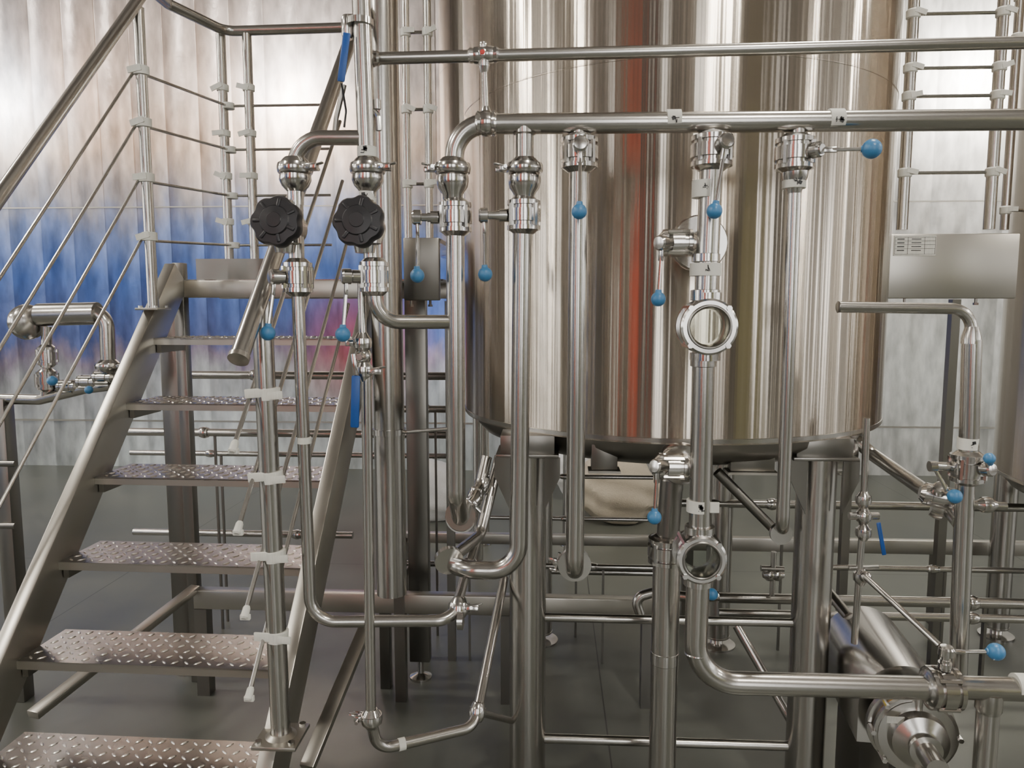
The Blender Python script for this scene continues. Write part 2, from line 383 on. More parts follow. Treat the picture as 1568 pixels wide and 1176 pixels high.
p=U(1520,600,3.3)
t2=tank("brewing_tank",p.x+1.15,3.65,.8,1.0,4.9)
b=B("support_legs",t2)
for (x,y) in ((p.x+.6,3.15),(p.x+1.7,3.15),(p.x+.6,4.15),(p.x+1.7,4.15)): leg(b,x,y,.06,.96)
b.done()
p=U(668,150,5.3)
t3=tank("hot_liquor_tank",p.x+.62,5.35,.60,2.2,5.0)
b=B("support_legs",t3)
for (x,y) in ((p.x+.3,5.1),(p.x+.94,5.1),(p.x+.3,5.6),(p.x+.94,5.6)): leg(b,x,y,.035,2.15)
b.done()

# ------------------------------------------------------------------ staircase
SA=math.radians(1.0)
s0=U(25,1012,2.22)
sr=Vector((math.cos(SA),-math.sin(SA),0)); sb=Vector((math.sin(SA),math.cos(SA),0))
SW=.90; RISE=.254; RUN=.226
Z2=s0.z
def S(a,bk,z): 
    q=Vector((s0.x,s0.y,0))+sr*a+sb*bk; q.z=z; return q
st=empty("staircase")
RS=Matrix((sr,sb,Z_)).transposed()
def tread(i):
    b=B("tread_%d"%(i+3),st)
    z=Z2+i*RISE; y0=i*RUN
    c=S(SW/2,y0+.12,z-.003)
    b.box(c,(SW,.24,.006),'plate',RS)
    b.box(S(SW/2,y0+.003,z-.015),(SW,.006,.028),'frame',RS)
    b.box(S(SW/2,y0+.237,z-.018),(SW,.006,.034),'frame',RS)
    nx=int(SW/.038); ny=6
    for ix in range(nx):
        for iy in range(ny):
            a=.03+ix*.038; q=.026+iy*.038
            if a>SW-.02: continue
            ang=math.radians(50 if (ix+iy)%2 else -40)+SA*-1
            d=Vector((math.cos(ang),math.sin(ang),0)); n=Vector((-d.y,d.x,0)); p=S(a,y0+q,z)
            L,Wd,h=.0145,.0042,.0030
            ring=[]; top=[]
            for k in range(10):
                t=2*math.pi*k/10
                ring.append(p+d*L*math.cos(t)+n*Wd*math.sin(t)); top.append(p+Z_*h+d*L*.62*math.cos(t)+n*Wd*.5*math.sin(t))
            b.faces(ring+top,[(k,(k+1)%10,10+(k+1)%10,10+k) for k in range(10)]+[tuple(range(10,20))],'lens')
    b.done()
for i in range(-2,5): tread(i)
b=B("stringers",st)
sl=RISE/RUN
def nose(bk): return Z2+bk*sl
for a in (-.025,SW+.025):
    b0=-.62
    zoff=-.015
    b.bar(S(a,b0,nose(b0)+zoff),S(a,1.17,nose(1.17)+zoff),.05,.15,'frame',side=sr,bev=.004)
    b.box(S(a,b0-.0,.03),(.08,.2,.06),'frame',RS,bev=.004)
    b.bar(S(a,1.2,.0),S(a,1.2,nose(1.17)+.04),.05,.05,'dark',side=sr)
for i in range(-2,5):
    for a in (.012,SW-.012):
        b.box(S(a,i*RUN+.12,Z2+i*RISE-.04),(.02,.2,.05),'dark',RS)
b.done()
b=B("under_braces",st)
b.bar(U(50,1095,2.45),U(300,900,3.3),.05,.03,'frame',side=X_)
b.bar(U(470,1176,2.3),U(560,960,2.75),.05,.03,'frame',side=X_)
b.done()
hr=B("left_handrail",st)
pl=U(235,473,3.147)
px=pl.x
top=U(212,0,3.147)
hl=U(0,300,2.404)
d=(top-hl).normalized()
hr.tube([hl-d*.9, top+d*.10, Vector((U(255,0,3.4).x,3.4,U(345,48,3.75).z)), U(345,48,3.75), U(532,42,3.75), ],.024,'pipe',fil=.08)
hr.tube([Vector((px,3.147,pl.z)),Vector((px,3.147,top.z-.03))],.023,'pipe')
hr.box(Vector((px,3.147,pl.z)),(.10,.12,.01),'frame',bev=.002)
for q in ((-.035,-.04),(.035,-.04),(-.035,.04),(.035,.04)): hr.lathe(Vector((px+q[0],3.147+q[1],pl.z)),Z_,[(0,.009),(.014,.009)],'pol',6)
for v in (108,188,272,362):
    q=U(215,v,3.147); q.x=px-.03
    hr.tube([q-d*1.75,q],.0065,'pipe',seg=10)
    hr.tube([q,Vector((px,3.147,q.z))],.009,'white',seg=10)
    hr.lathe(Vector((px,3.147,q.z)),Z_,[(-.020,.0245),(-.018,.031),(.016,.031),(.018,.0245)],'white')
    hr.box(Vector((px-.015,3.147-.03,q.z)),(.06,.006,.026),'white',Matrix.Rotation(random.uniform(-.4,.4),3,'Y'))
    c=U(345,48,3.75); e=Vector((c.x,3.75,q.z-.02+ .03))
    hr.tube([Vector((px+.02,3.147,q.z-.02)),e],.0065,'pipe',seg=10)
    hr.lathe(e,Z_,[(-.014,.021),(-.014,.030),(.014,.030),(.014,.021)],'white')
    f=U(500,48,3.75); 
    hr.tube([e,Vector((f.x,3.75,e.z))],.0065,'pipe',seg=10)
PZ=CAMZ+.125
for u in (338,378):
    q=U(u,60,3.75); hr.tube([Vector((q.x,3.75,PZ)),Vector((q.x,3.75,q.z+.02))],.023,'pipe'); hr.ball((q.x,3.75,q.z+.02),.023,'pipe',(1,1,.6))
    hr.box(Vector((q.x,3.75,PZ+.005)),(.1,.1,.01),'frame')
    for v in (135,205,270,340):
        z=U(u,v,3.75).z; hr.lathe(Vector((q.x,3.75,z)),Z_,[(-.016,.021),(-.014,.029),(.014,.030),(.018,.021)],'white'); hr.box(Vector((q.x-.02,3.72,z)),(.06,.006,.024),'white',Matrix.Rotation(random.uniform(-.5,.5),3,'Y'))
hr.done()
rr=B("right_handrail",st)
PY=2.006
pb=U(434,1128,PY); postx=(U(412,700,PY).x+pb.x)/2
he=U(365,550,1.853); ht=U(537,60,2.886)
d=(ht-he).normalized()
rr.tube([he,ht+d*.25],.025,'pipe',fil=.05)
rr.lathe(he,-d,[(-.012,.0255),(-.012,.0275),(.002,.0275),(.004,.020),(.006,.001)],'frame')
hz=he+d*((PY-he.y)/d.y)
rr.tube([Vector((postx,PY,pb.z)),Vector((hz.x,PY,hz.z-.02))],.028,'pipe',seg=28)
rr.box(Vector((postx,PY,pb.z)),(.13,.13,.012),'frame',bev=.003)
rr.lathe(Vector((postx,PY,pb.z)),Z_,[(0,.045),(.006,.045),(.016,.031)],'frame')
for q in ((-.048,-.048),(.048,-.048),(-.048,.048),(.048,.048)): rr.lathe(Vector((postx+q[0],PY+q[1],pb.z)),Z_,[(0,.010),(.016,.010)],'pol',6)
for (v,ue,ve) in ((603,356,690),(730,363,815),(850,374,945),(972,380,1070)):
    P=Vector((postx,PY,U(410,v,PY).z))
    e2=U(ue,ve,PY-.13)
    rr.tube([e2,e2+d*1.45],.0065,'pipe',seg=10)
    rr.lathe(e2-d*.005,d,[(0,.007),(.004,.011),(.03,.010),(.036,.007)],'white',12)
    rr.box(e2+d*.01+Z_*-.01,(.028,.012,.016),'white',bev=.003)
    R=Matrix.Rotation(random.uniform(-.1,.05),3,'Y')
    rr.lathe(P,R@Z_,[(-.014,.028),(-.016,.0305),(.014,.031),(.016,.028)],'white',24)
    rr.box(P+Vector((-.03,-.024,.004)),(.06,.008,.026),'white',R,bev=.003); rr.box(P+Vector((.02,-.027,-.002)),(.055,.006,.022),'white',R,bev=.002)
rr.done()

pf=B("access_platform")
xl=S(-.05,1.2,0).x
xr=U(672,400,3.3).x
PZt=PZ
pf.box(((xl+xr)/2,(3.42+3.9)/2,PZt-.004),(xr-xl,.48,.008),'plate')
pf.box(((xl+S(SW,1.2,0).x)/2,3.43,PZt-.045),(S(SW+.05,1.2,0).x-xl,.05,.08),'frame',bev=.004)
pf.box(((xl+xr)/2,3.9,PZt-.045),(xr-xl,.05,.08),'frame',bev=.004)
pf.box((xl+.14,3.72,PZt+.06),(.36,.01,.11),'dark')
for u in (272,640):
    q=U(u,700,3.5); pf.box((q.x,3.5,(PZt-.05+.10)/2),(.10,.06,PZt-.14),'dark',bev=.004)
    pf.lathe((q.x,3.5,0),Z_,[(0,.055),(.012,.055),(.03,.016),(.10,.016)],'pol')
pf.done()
for (u0,u1,v0,v1,nm) in ((617,673,364,460,1),(1357,1556,358,457,2)):
    a=U(u0,v0,3.3); c=U(u1,v1,3.3)
    o=B("platform_fascia_panel"); o.box(((a.x+c.x)/2,3.32,(a.z+c.z)/2),(c.x-a.x,.04,a.z-c.z),'frame' if nm==2 else 'dark',bev=.006)
    o.box(((a.x+c.x)/2,3.55,a.z-.01),(c.x-a.x,.46,.02),'plate')
    for f in (.18,.72): o.lathe((a.x+(c.x-a.x)*f,3.32,c.z-.025),Z_,[(0,.006),(.03,.006)],'dark',8); o.lathe((a.x+(c.x-a.x)*f,3.32,c.z-.028),Z_,[(0,.011),(.01,.011)],'dark',6)
    if nm==2:
        l=U(1402,376,3.29); o.box((l.x,3.297,l.z),(.175,.003,.085),'white')
        for r_ in (-.036,-.012,.004,.02,.036): o.box((l.x,3.2945,l.z+r_),(.168,.001,.0009),'ink')
        for c_ in (-.084,-.03,.04,.084): o.box((l.x+c_,3.2945,l.z),(.0009,.001,.072),'ink')
        for q_ in range(4): o.box((l.x-.06,3.2945,l.z+.028-q_*.016),(.03,.001,.004),'ink'); o.box((l.x+.005,3.2945,l.z+.028-q_*.016),(.04,.001,.003),'ink')
    for f in (.08,.92): o.box((a.x+(c.x-a.x)*f,3.7,(c.z+.0)/2),(.04,.04,c.z),'dark')
    o.done()
def railing(name,us,Y,v0,v1,rvs,r=.021,over=0):
    b=B(name); z1=U(us[0],v0,Y).z; z0=U(us[0],v1,Y).z
    xs=[U(u,200,Y).x for u in us]
    for x in xs: b.tube([(x,Y,z0),(x,Y,z1)],r,'pipe')
    for v in rvs:
        z=U(us[0],v,Y).z
        b.tube([(xs[0],Y,z),(xs[-1]+over,Y,z)],.0075 ,'pipe',seg=10)
        for x in xs:
            b.lathe((x,Y,z),Z_,[(-.02,r),(-.016,r+.005),(.014,r+.006),(.02,r)],'white')
            b.box((x+.02,Y-r-.004,z+.004),(.05,.006,.022),'white',Matrix.Rotation(random.uniform(-.5,.5),3,'Y'))
    return b.done()
railing("platform_railing",(1389,1524),3.45,-60,352,(22,105,148,265),.024)
railing("platform_railing",(1548,1640),3.8,-60,352,(-5,58,322),.02)
railing("platform_railing",(623,656),3.5,-60,372,(50,168,282),.019)

# ------------------------------------------------------------------ base frame and rear pipes
b=B("steel_base_frame")
zt=U(500,905,3.3).z
xa,xb=U(300,905,3.3).x,U(1010,905,3.3).x
b.box(((xa+xb)/2,3.3,zt-.045),(xb-xa,.06,.09),'frame',bev=.004)
for x in (xa+.03,-.2,xb-.05): b.box((x,3.3,(zt-.09)/2),(.06,.06,zt-.09),'dark')
xc,xd=U(1040,830,4.3).x,U(1568,830,4.3).x+1
z=U(1300,835,4.3).z
b.box(((xc+xd)/2,4.3,z),(xd-xc,.05,.08),'frame',bev=.004)
for x in (xc+.05,(xc+xd)/2,xd-.05): b.box((x,4.3,z/2-.02),(.06,.05,z-.04),'dark')
z=U(640,822,4.3).z; xe=U(610,822,4.3).x
b.box(((xe+xc)/2,4.3,z),(xc-xe,.05,.06),'frame',bev=.004)
b.box((xe+.03,4.3,z/2),(.06,.05,z),'dark')
b.done()
def hp(u0,u1,v,Y,r,name="service_pipe"):
    b=B(name); a=U(u0,v,Y); c=U(u1,v,Y); c.z=a.z
    b.tube([a,c],r,'pipe'); 
    n=int((c-a).length/1.2)+1
    for i in range(n):
        x=a+(c-a)*((i+.5)/n); clamp(b,x,X_,r,k=1.4)
        b.box((x.x+.06,Y,a.z/2-r/2),(.012,.012,a.z-r),'dark')
    return b.done()
for (u0,u1,v,Y,r) in ((290,700,574,3.98,.022),(600,700,626,3.98,.02),(190,690,661,4.0,.022),(200,700,693,4.1,.015),(205,540,814,4.2,.02),(600,1010,862,3.7,.015),
                      (1040,1620,770,3.9,.022),(1240,1620,868,3.6,.014),(1100,1620,915,3.35,.024),(1100,1620,938,3.2,.018),(735,1000,728,4.0,.012),(735,1000,792,4.1,.012)):
    hp(u0,u1,v,Y,r)

b=B("vent_stack_pipe"); Yc=3.12
a=U(594,908,Yc); x=U(593,500,Yc).x
b.tube([(x,Yc,a.z),(x,Yc,5.1)],.066,'pipe',seg=36)
z=U(592,660,Yc).z
b.lathe((x,Yc,z),Z_,[(-.012,.066),(-.012,.071),(.012,.071),(.012,.066)],'pol',36)
b.tube([(x,Yc,z),(x+.08,Yc-.02,z+.0),(x+.26,Yc+.02,z+.01)],.008,'pol',fil=.02,seg=10)
b.box((x,Yc+.1,a.z+.02),(.06,.26,.04),'dark')
b.box((x,Yc+.17,(a.z)/2+.0),(.05,.05,a.z),'dark')
b.done()

# ------------------------------------------------------------------ foreground manifold
Ym=2.10
b=B("upper_header_pipe")
b.tube([U(560,90,Ym),U(1700,62,Ym-.0)],.0165,'pipe')
clamp(b,U(566,90,Ym),X_,.0165,k=1.35)
for u in (733,748): clamp(b,U(u,85 if u<740 else 84,Ym),X_,.0165,k=1.3)
b.tube([U(741,90,Ym),U(744,185,Ym)],.0095,'pipe')
b.lathe(U(740,84,Ym),-Y_,[(0,.012),(.022,.012),(.024,.008)],'pol',16); b.lathe(U(740,84,Ym)-Y_*.024,-Y_,[(0,.007),(.003,.006)],'red',14)
b.lathe(U(740,68,Ym),Z_,[(-.012,.008),(0,.011),(.006,.009)],'pol')
clamp(b,U(741,95,Ym),Z_,.0095,k=1.7); clamp(b,U(744,180,Ym),Z_,.0095,k=1.7)
b.done()
b=B("main_header_pipe")
b.tube([U(1700,182,Ym),U(750,190,Ym)],.028,'pipe',seg=28)
b.tube([U(755,190,Ym),U(697,190,Ym),U(695,262,Ym)],.0275,'pipe',fil=.088,seg=28)
clamp(b,U(745,189,Ym),X_,.028,k=1.2)
for (u,w_) in ((803,.026),(886,.019),(1091,.019),(1222,.019)):
    b.tube([U(u,192,Ym),U(u,225 if u>850 else 250,Ym)],w_,'pipe')
    b.lathe(U(u,205,Ym),Z_,[(0,w_+.006),(-.004,w_+.001)],'pipe')
b.done()
for (u,v) in ((1031,185),(1279,184)): tape(u,v,Ym,.0285,.038,p=U(u,v,Ym),ax=X_)
def drop(u,utop,vv,ubot):
    b=B("process_pipe"); 
    clamp(b,U(utop,258,Ym),Z_,.028,ear=(-1,-.2,0),k=1.75)
    p=U(utop,270,Ym); b.lathe(p,-Z_,[(0,.045),(.012,.046),(.032,.042),(.05,.029),(.075,.027)],'pol')
    b.tube([p-Z_*.04,U(u,325,Ym)],.026,'pipe')
    return b
b=drop(697,693,0,0)
b.tube([U(697,330,Ym),U(699,760,Ym),U(705,792,Ym+.07),U(712,790,Ym+.3)],.0265,'pipe',fil=.05)
b.lathe(U(705,790,Ym+.07),Vector((.1,1,0)),[(0,.03),(0,.047),(.02,.047),(.022,.03)],'pol')
clamp(b,U(706,792,Ym+.11),Y_,.0265,ear=(1,0,1))
b.done()
bvalve(U(697,333,Ym),Z_,.0265,(-.115,-.01,0),U(639,422,Ym-.01)-(U(697,333,Ym)+Vector((-.115,-.01,0))),0)
b=drop(803,803,0,0)
b.tube([U(800,330,Ym),U(794,875,Ym),U(700,872,Ym),U(690,855,Ym+.12)],.0265,'pipe',fil=.085)
b.lathe(U(688,860,Ym+.03),Vector((-.35,1,.2)),[(0,.03),(0,.043),(.018,.043),(.02,.03)],'pol')
b.done()
bvalve(U(802,330,Ym),Z_,.0265,(-.12,-.01,0),U(743,420,Ym-.01)-(U(802,330,Ym)+Vector((-.12,-.01,0))),0)
b=B("process_pipe")
b.tube([U(886,250,Ym),U(880,872,Ym),U(880,876,Ym+.4)],.0265,'pipe',fil=.055)
b.lathe(U(880,866,Ym+.06),Y_,[(0,.03),(0,.050),(.02,.050),(.022,.03)],'pol')
clamp(b,U(880,866,Ym+.12),Y_,.0265,ear=(-1,0,.2))
b.done()
bvalve(U(887,235,Ym),Z_,.029,(0,-.085,.01),U(887,324,Ym-.1)-(U(887,235,Ym)+Vector((0,-.085,.01))),0)
Y4=2.08
b=B("sight_glass_line_pipe")
b.tube([U(1090,240,Y4),U(1080,470,Y4)],.031,'pipe',seg=28)
b.lathe(U(1081,395,Y4),Z_,[(-.012,.031),(-.01,.038),(.01,.038),(.012,.031)],'pol')
b.lathe(U(1080,450,Y4),Z_,[(-.02,.031),(-.018,.040),(.01,.040),(.012,.031)],'pol')
b.tube([U(1078,530,Y4),U(1071,825,Y4)],.031,'pipe',seg=28)
b.lathe(U(1077,555,Y4),Z_,[(-.012,.031),(-.01,.036),(.01,.036),(.012,.031)],'pipe')
e1=U(1063,1050,Y4); e2=U(1430,1050,Y4); e1.z=U(1250,1049,Y4).z; e2.z=e1.z
b.tube([U(1069,885,Y4),e1,e2],.033,'pipe',fil=.12,seg=28)
b.lathe(U(1066,1000,Y4),Z_,[(-.003,.033),(0,.0345),(.003,.033)],'pol')
e3=Vector((e2.x+.9,e2.y,e2.z)); b.tube([U(1455,1052,Y4),e3],.033,'pipe',seg=28)
pd=U(1514,1075,Y4); b.tube([pd+Z_*.04,(pd.x,pd.y,.03)],.03,'pipe',seg=28); b.lathe((pd.x,pd.y,0),Z_,[(0,.07),(.012,.07),(.014,.033),(.03,.033)],'pol')
b.lathe((pd.x,pd.y,pd.z),Z_,[(-.03,.03),(-.02,.035),(.03,.035)],'pipe')
b.done()
tape(1562,1050,Y4,.0335,.03,ax=X_,ink=False)
bvalve(U(1090,232,Y4),Z_,.032,(.02,-.09,.01),U(1094,323,Y4-.1)-(U(1090,232,Y4)+Vector((.02,-.09,.01))),0)
def sight(u,v,Y,R):
    b=B("sight_glass"); p=U(u,v,Y); ax=Y_
    prof=[(-.045,R),(-.05,R-.006),(-.05,R*.72),(-.035,R*.64),(.035,R*.64),(.05,R*.72),(.05,R-.006),(.045,R),(.03,R),(.028,R-.012),(-.028,R-.012),(-.03,R),(-.045,R)]
    b.lathe(p,ax,prof,'pol',40)
    b.lathe(p-ax*.03,ax,[(0,R*.65),(.006,R*.65)],'glass',32); b.lathe(p+ax*.024,ax,[(0,R*.65),(.006,R*.65)],'glass',32)
    b.torus(p-ax*.05,ax,R*.74,.004,'dark',40)
    for k in range(4):
        a=math.radians(45+90*k); q=p+Vector((math.cos(a)*R*.93,0,math.sin(a)*R*.93))
        b.lathe(q,ax,[(-.054,.008),(.054,.008)],'pol',6)
    for s in (-1,1):
        b.lathe(p+Z_*s*(R+.006),Z_,[(-.012,.03),(-.010,.042),(.010,.042),(.012,.03)],'pol')
    b.done()
sight(1081,500,Y4,.077); sight(1070,850,Y4,.070)
tape(1078,290,Y4,.0315,.045,ax=Z_); tape(1080,413,Y4,.041,.034); tape(1069,774,Y4,.0315,.034,flap=(.05,0,0))
def side_outlet(u,v,ub,vb,uf,vf,R=.062):
    b=B("tank_outlet_fitting"); p=U(uf,vf,2.27); q=Vector((p.x,TY-math.sqrt(max(.01,TR**2-(p.x-TX)**2))+.01,p.z)) if p.z>ZB else Vector((p.x,2.5,p.z))
    b.tube([p-Y_*.08,q],.036,'pipe'); b.lathe(p,Y_,[(0,.03),(0,R),(.01,R*1.06),(.03,R*1.06),(.035,.05)],'pol')
    b.tube([Vector((p.x,2.2,p.z)),U(u+5,v,2.12)],.024,'pipe')
    b.done()
    c=U(u+22,v,2.14); s=U(u-5,v,2.08)-c
    bvalve(c,X_,.022,s,U(ub,vb,2.08)-(c+s),0)
side_outlet(1015,372,1008,458,1072,372,.080)
side_outlet(1008,714,1002,792,1045,712)
b=B("drain_standpipe"); p=U(1020,900,2.32)
zc=U(1012,842,2.32).z
b.tube([(p.x,2.32,.03),(p.x,2.32,zc)],.044,'pipe',seg=28); b.tube([(p.x,2.32,zc),(p.x+.01,2.32,U(1024,735,2.32).z)],.036,'dark',seg=28)
b.tube([(p.x+.01,2.32,U(1024,735,2.32).z-.03),(p.x+.01,2.32,U(1024,735,2.32).z+.03),(p.x+.05,2.45,ZB-.08)],.036,'dark',seg=28,fil=.05)
valve_body(b,Vector((p.x,2.32,zc)),Z_,.034); b.lathe((p.x,2.32,0),Z_,[(0,.08),(.012,.08),(.014,.045),(.03,.045)],'pol')
zz=U(1000,1005,2.32).z; b.lathe((p.x,2.32,zz),Z_,[(-.02,.044),(-.018,.0455),(.018,.0455),(.02,.044)],'pol')
b.done()
b=B("process_pipe")
b.lathe(U(1217,262,Ym),-Z_,[(0,.036),(.02,.034),(.05,.021),(.06,.019)],'pipe')
b.tube([U(1217,270,Ym),U(1198,808,Ym),U(1196,812,Ym+.35)],.0185,'pipe',fil=.05)
b.lathe(U(1197,818,Ym+.05),Y_,[(0,.02),(0,.032),(.016,.032),(.018,.02)],'pol')
b.done()
vp=U(1217,236,Ym); bvalve(vp,Z_,.030,(.045,-.06,0),U(1335,228,Ym-.09)-(vp+Vector((.045,-.06,0))),0,ballr=.025)
tape(1216,279,Ym,.030,.034)
Y0=2.02
def knob(p,R):
    b=B("handwheel_valve"); 
    ax=Vector((0,-1,.12)).normalized(); sx,sy,_=frame_of(ax)
    n=96; rings=[(0,.55),(.006,.95),(.014,1.0),(.036,1.0),(.044,.93),(.046,.6),(.050,.55),(.052,.3),(.054,.28)]
    vs=[]
    for t,k in rings:
        for i in range(n):
            a=2*math.pi*i/n; lob=(1+.045*math.cos(7*a)-.02*abs(math.cos(7*a))) if k>.65 else 1
            vs.append(p+ax*(t+.03)+(sx*math.cos(a)+sy*math.sin(a))*R*k*lob)
    fs=[(i*n+k,i*n+(k+1)%n,(i+1)*n+(k+1)%n,(i+1)*n+k) for i in range(len(rings)-1) for k in range(n)]
    fs+=[tuple(range(n))[::-1],tuple((len(rings)-1)*n+k for k in range(n))]
    b.faces(vs,fs,'black')
    for i in range(7):
        a=2*math.pi*i/7; dd=(sx*math.cos(a)+sy*math.sin(a))
        b.bar(p+ax*.074+dd*R*.2,p+ax*.074+dd*R*.88,.009,.010,'black',side=ax,bev=.003)
    b.lathe(p,ax,[(-.04,.05),(0,.05),(.005,.03),(.04,.025)],'pol')
    b.lathe(p,Z_,[(-.07,.026),(-.05,.03),(-.045,.045),(.045,.045),(.05,.03),(.07,.026)],'pol')
    b.done()
def handline(utop,ub,vk,uk):
    b=B("process_pipe")
    clamp(b,U(utop,258,Y0),Z_,.027,ear=(1,-.2,0),k=1.7)
    b.lathe(U(utop,268,Y0),-Z_,[(0,.042),(.014,.043),(.03,.036),(.045,.022),(.08,.021)],'pol')
    b.tube([U(utop,290,Y0),U(ub,425,Y0)],.021,'pipe')
    b.done(); knob(U(uk,347,Y0-.02),.067)
handline(452,455,347,436); handline(563,570,347,558)
b=B("process_pipe")
b.tube([U(556,211,Y0),U(452,211,Y0),U(451,262,Y0)],.020,'pipe',fil=.075)
b.tube([U(456,450,Y0),U(476,952,Y0),U(700,950,Y0+.03),U(702,920,Y0+.08)],.0175,'pipe',fil=.075)
b.done()
v=U(456,425,Y0); bvalve(v,Z_,.023,(-.055,-.05,0),U(410,510,Y0-.06)-(v+Vector((-.055,-.05,0))),0)
v=U(573,424,Y0); bvalve(v,Z_,.023,(-.075,-.04,0),U(525,512,Y0-.05)-(v+Vector((-.075,-.04,0))),0)
b=B("supply_riser_pipe")
b.tube([U(550,-80,Y0),U(563,262,Y0)],.0245,'pipe',seg=28)
b.lathe(U(551,35,Y0),Z_,[(-.01,.025),(-.008,.036),(.008,.036),(.01,.025)],'pol')
b.tube([U(573,440,Y0),U(577,493,Y0),U(690,493,Ym)],.020,'pipe',fil=.065)
b.tube([U(563,168,Y0),U(578,172,Y0),U(580,200,Y0)],.008,'pol',fil=.02,seg=10); b.lathe(U(578,160,Y0),Z_,[(-.012,.010),(.012,.010)],'pol',12)
b.done()
tape(563,300,Y0,.0215,.034); tape(562,233,Y0,.025,.026); tape(466,674,Y0,.018,.018,ink=False); 
b=B("ball_valve")
b.tube([U(530,30,Y0),U(548,30,Y0)],.014,'pol'); b.lathe(U(532,42,Y0),-Z_,[(-.03,.012),(-.02,.016),(.02,.016),(.03,.012)],'pol')
b.bar(U(531,50,Y0-.03),U(522,125,Y0-.03),.02,.006,'bluev',side=X_)
b.tube([U(527,130,Y0),U(515,180,Y0),U(512,210,Y0)],.007,'dark',fil=.03,seg=10)
b.tube([U(523,128,Y0-.02),U(530,170,Y0),U(527,195,Y0)],.003,'black',fil=.03,seg=8)
b.done()
b=B("ball_valve")
v=U(556,545,Y0)
b.tube([U(553,420,Y0+.01),v],.011,'pipe')
clamp(b,U(555,525,Y0),Z_,.013,ear=(-1,0,0),k=1.9); b.ball(v,.024,'pol'); clamp(b,U(557,568,Y0),Z_,.014,ear=(1,0,0),k=1.8)
b.lathe(v,-Y_,[(0,.014),(.04,.012),(.045,.009)],'pol')
b.bar(v+Vector((-.018,-.04,.01)),U(545,575,Y0-.04),.014,.004,'pol',side=X_); b.bar(U(545,575,Y0-.04),U(543,655,Y0-.04),.024,.008,'bluev',side=X_,bev=.004)
b.done()
b=B("process_pipe")
b.tube([U(561,570,Y0),U(568,1088,Y0)],.0150,'pipe')
clamp(b,U(569,1100,Y0),Z_,.0165,ear=(-1,0,0),k=1.8)
z=U(640,1141,Y0+.05).z
p0=U(569,1105,Y0); c0=Vector((U(575,1141,Y0).x,Y0+.02,z)); c1=Vector((U(722,1141,Y0+.15).x,Y0+.15,z)); c2=U(731,1090,Y0+.2)
b.tube([p0,c0,c1,c2,U(772,885,Y0+.62)],.0165,'pipe',fil=.06)
clamp(b,c2,Vector((.1,.35,1)),.0165,k=1.6)
b.tube([c2,U(785,1104,2.6)],.012,'pipe')
b.done()
tape(0,0,0,.0172,.02,p=c0.lerp(c1,.25),ax=(c1-c0).normalized(),ink=False)
b=B("pipe_elbow_cluster")
b.tube([U(712,790,Ym+.25),U(735,745,Ym+.45),U(745,700,Ym+.5)],.020,'pipe',fil=.06)
b.tube([U(690,855,Ym+.12),U(735,820,Ym+.4),U(765,700,Ym+.55)],.020,'pipe',fil=.06)
b.tube([U(702,920,Y0+.08),U(712,880,Ym+.2),U(740,800,Ym+.45)],.016,'pipe',fil=.04)
for (u,v_,Y) in ((738,742,Ym+.46),(728,760,Ym+.4),(718,870,Ym+.22)): clamp(b,U(u,v_,Y),Vector((.2,.5,1)),.02,k=1.4)
clamp(b,U(703,930,Y0+.07),Vector((0,.4,1)),.018,ear=(1,0,0),k=1.7); 
b.lathe(U(705,950,Y0+.04),X_,[(-.01,.018),(-.008,.027),(.008,.027),(.01,.018)],'pol')
b.done()

# ------------------------------------------------------------------ right hand pipework
Y6=2.25
b=B("process_pipe")
b.tube([U(1283,470,Y6),U(1486,473,Y6),U(1487,520,Y6)],.0165,'pipe',fil=.06)
b.lathe(U(1283,470,Y6),-X_,[(-.003,.0165),(0,.0175),(.002,.014)],'dark')
b.lathe(U(1488,500,Y6),-Z_,[(0,.018),(.03,.026),(.05,.027)],'pipe')
b.tube([U(1488,520,Y6),U(1483,695,Y6)],.027,'pipe')
b.tube([U(1478,730,Y6),U(1466,1040,Y6)],.0265,'pipe')
b.done()
v=U(1481,716,Y6); bvalve(v,Z_,.0275,(.03,-.07,.01),U(1515,702,Y6-.10)-(v+Vector((.03,-.07,.01))),0,ballr=.016)
tape(1482,679,Y6,.0275,.034)
b=B("process_pipe")
b.tube([U(1300,665,2.8),U(1335,695,2.75),U(1450,775,2.35),U(1470,800,Y6)],.024,'pipe',fil=.05)
b.lathe(U(1440,772,2.36),Vector((1,-.5,-.4)),[(-.02,.026),(-.018,.047),(.0,.05),(.018,.047),(.02,.026)],'pol')
b.tube([U(1478,772,Y6),U(1540,775,Y6)],.012,'pipe'); clamp(b,U(1510,773,Y6),X_,.012,k=1.9)
b.tube([U(1425,713,Y6-.02),U(1470,716,Y6)],.013,'pol'); b.lathe(U(1428,714,Y6-.02),X_,[(-.01,.016),(.01,.016)],'pol',14); b.tube([U(1432,718,Y6-.02),U(1450,752,Y6-.03)],.006,'pol',seg=8)
b.done()
v=U(1436,760,2.33); bvalve(v,Vector((1,-.3,-.2)),.020,(-.02,-.05,.04),U(1462,760,2.2)-(v+Vector((-.02,-.05,.04))),0,ballr=.021)
b=B("ball_valve")
b.tube([U(1327,640,2.45),U(1322,790,2.45),U(1308,985,2.45)],.011,'pipe')
for vv in (765,790,815): clamp(b,U(1322,vv,2.45),Z_,.012,k=2.0)
b.ball(U(1321,790,2.45),.026,'pol'); b.tube([U(1300,790,2.45),U(1345,790,2.45)],.013,'pol')
b.bar(U(1345,800,2.43),U(1354,850,2.43),.014,.006,'bluev',side=X_)
clamp(b,U(1318,883,2.45),Z_,.012,k=1.9); b.ball(U(1325,883,2.43),.02,'pol')
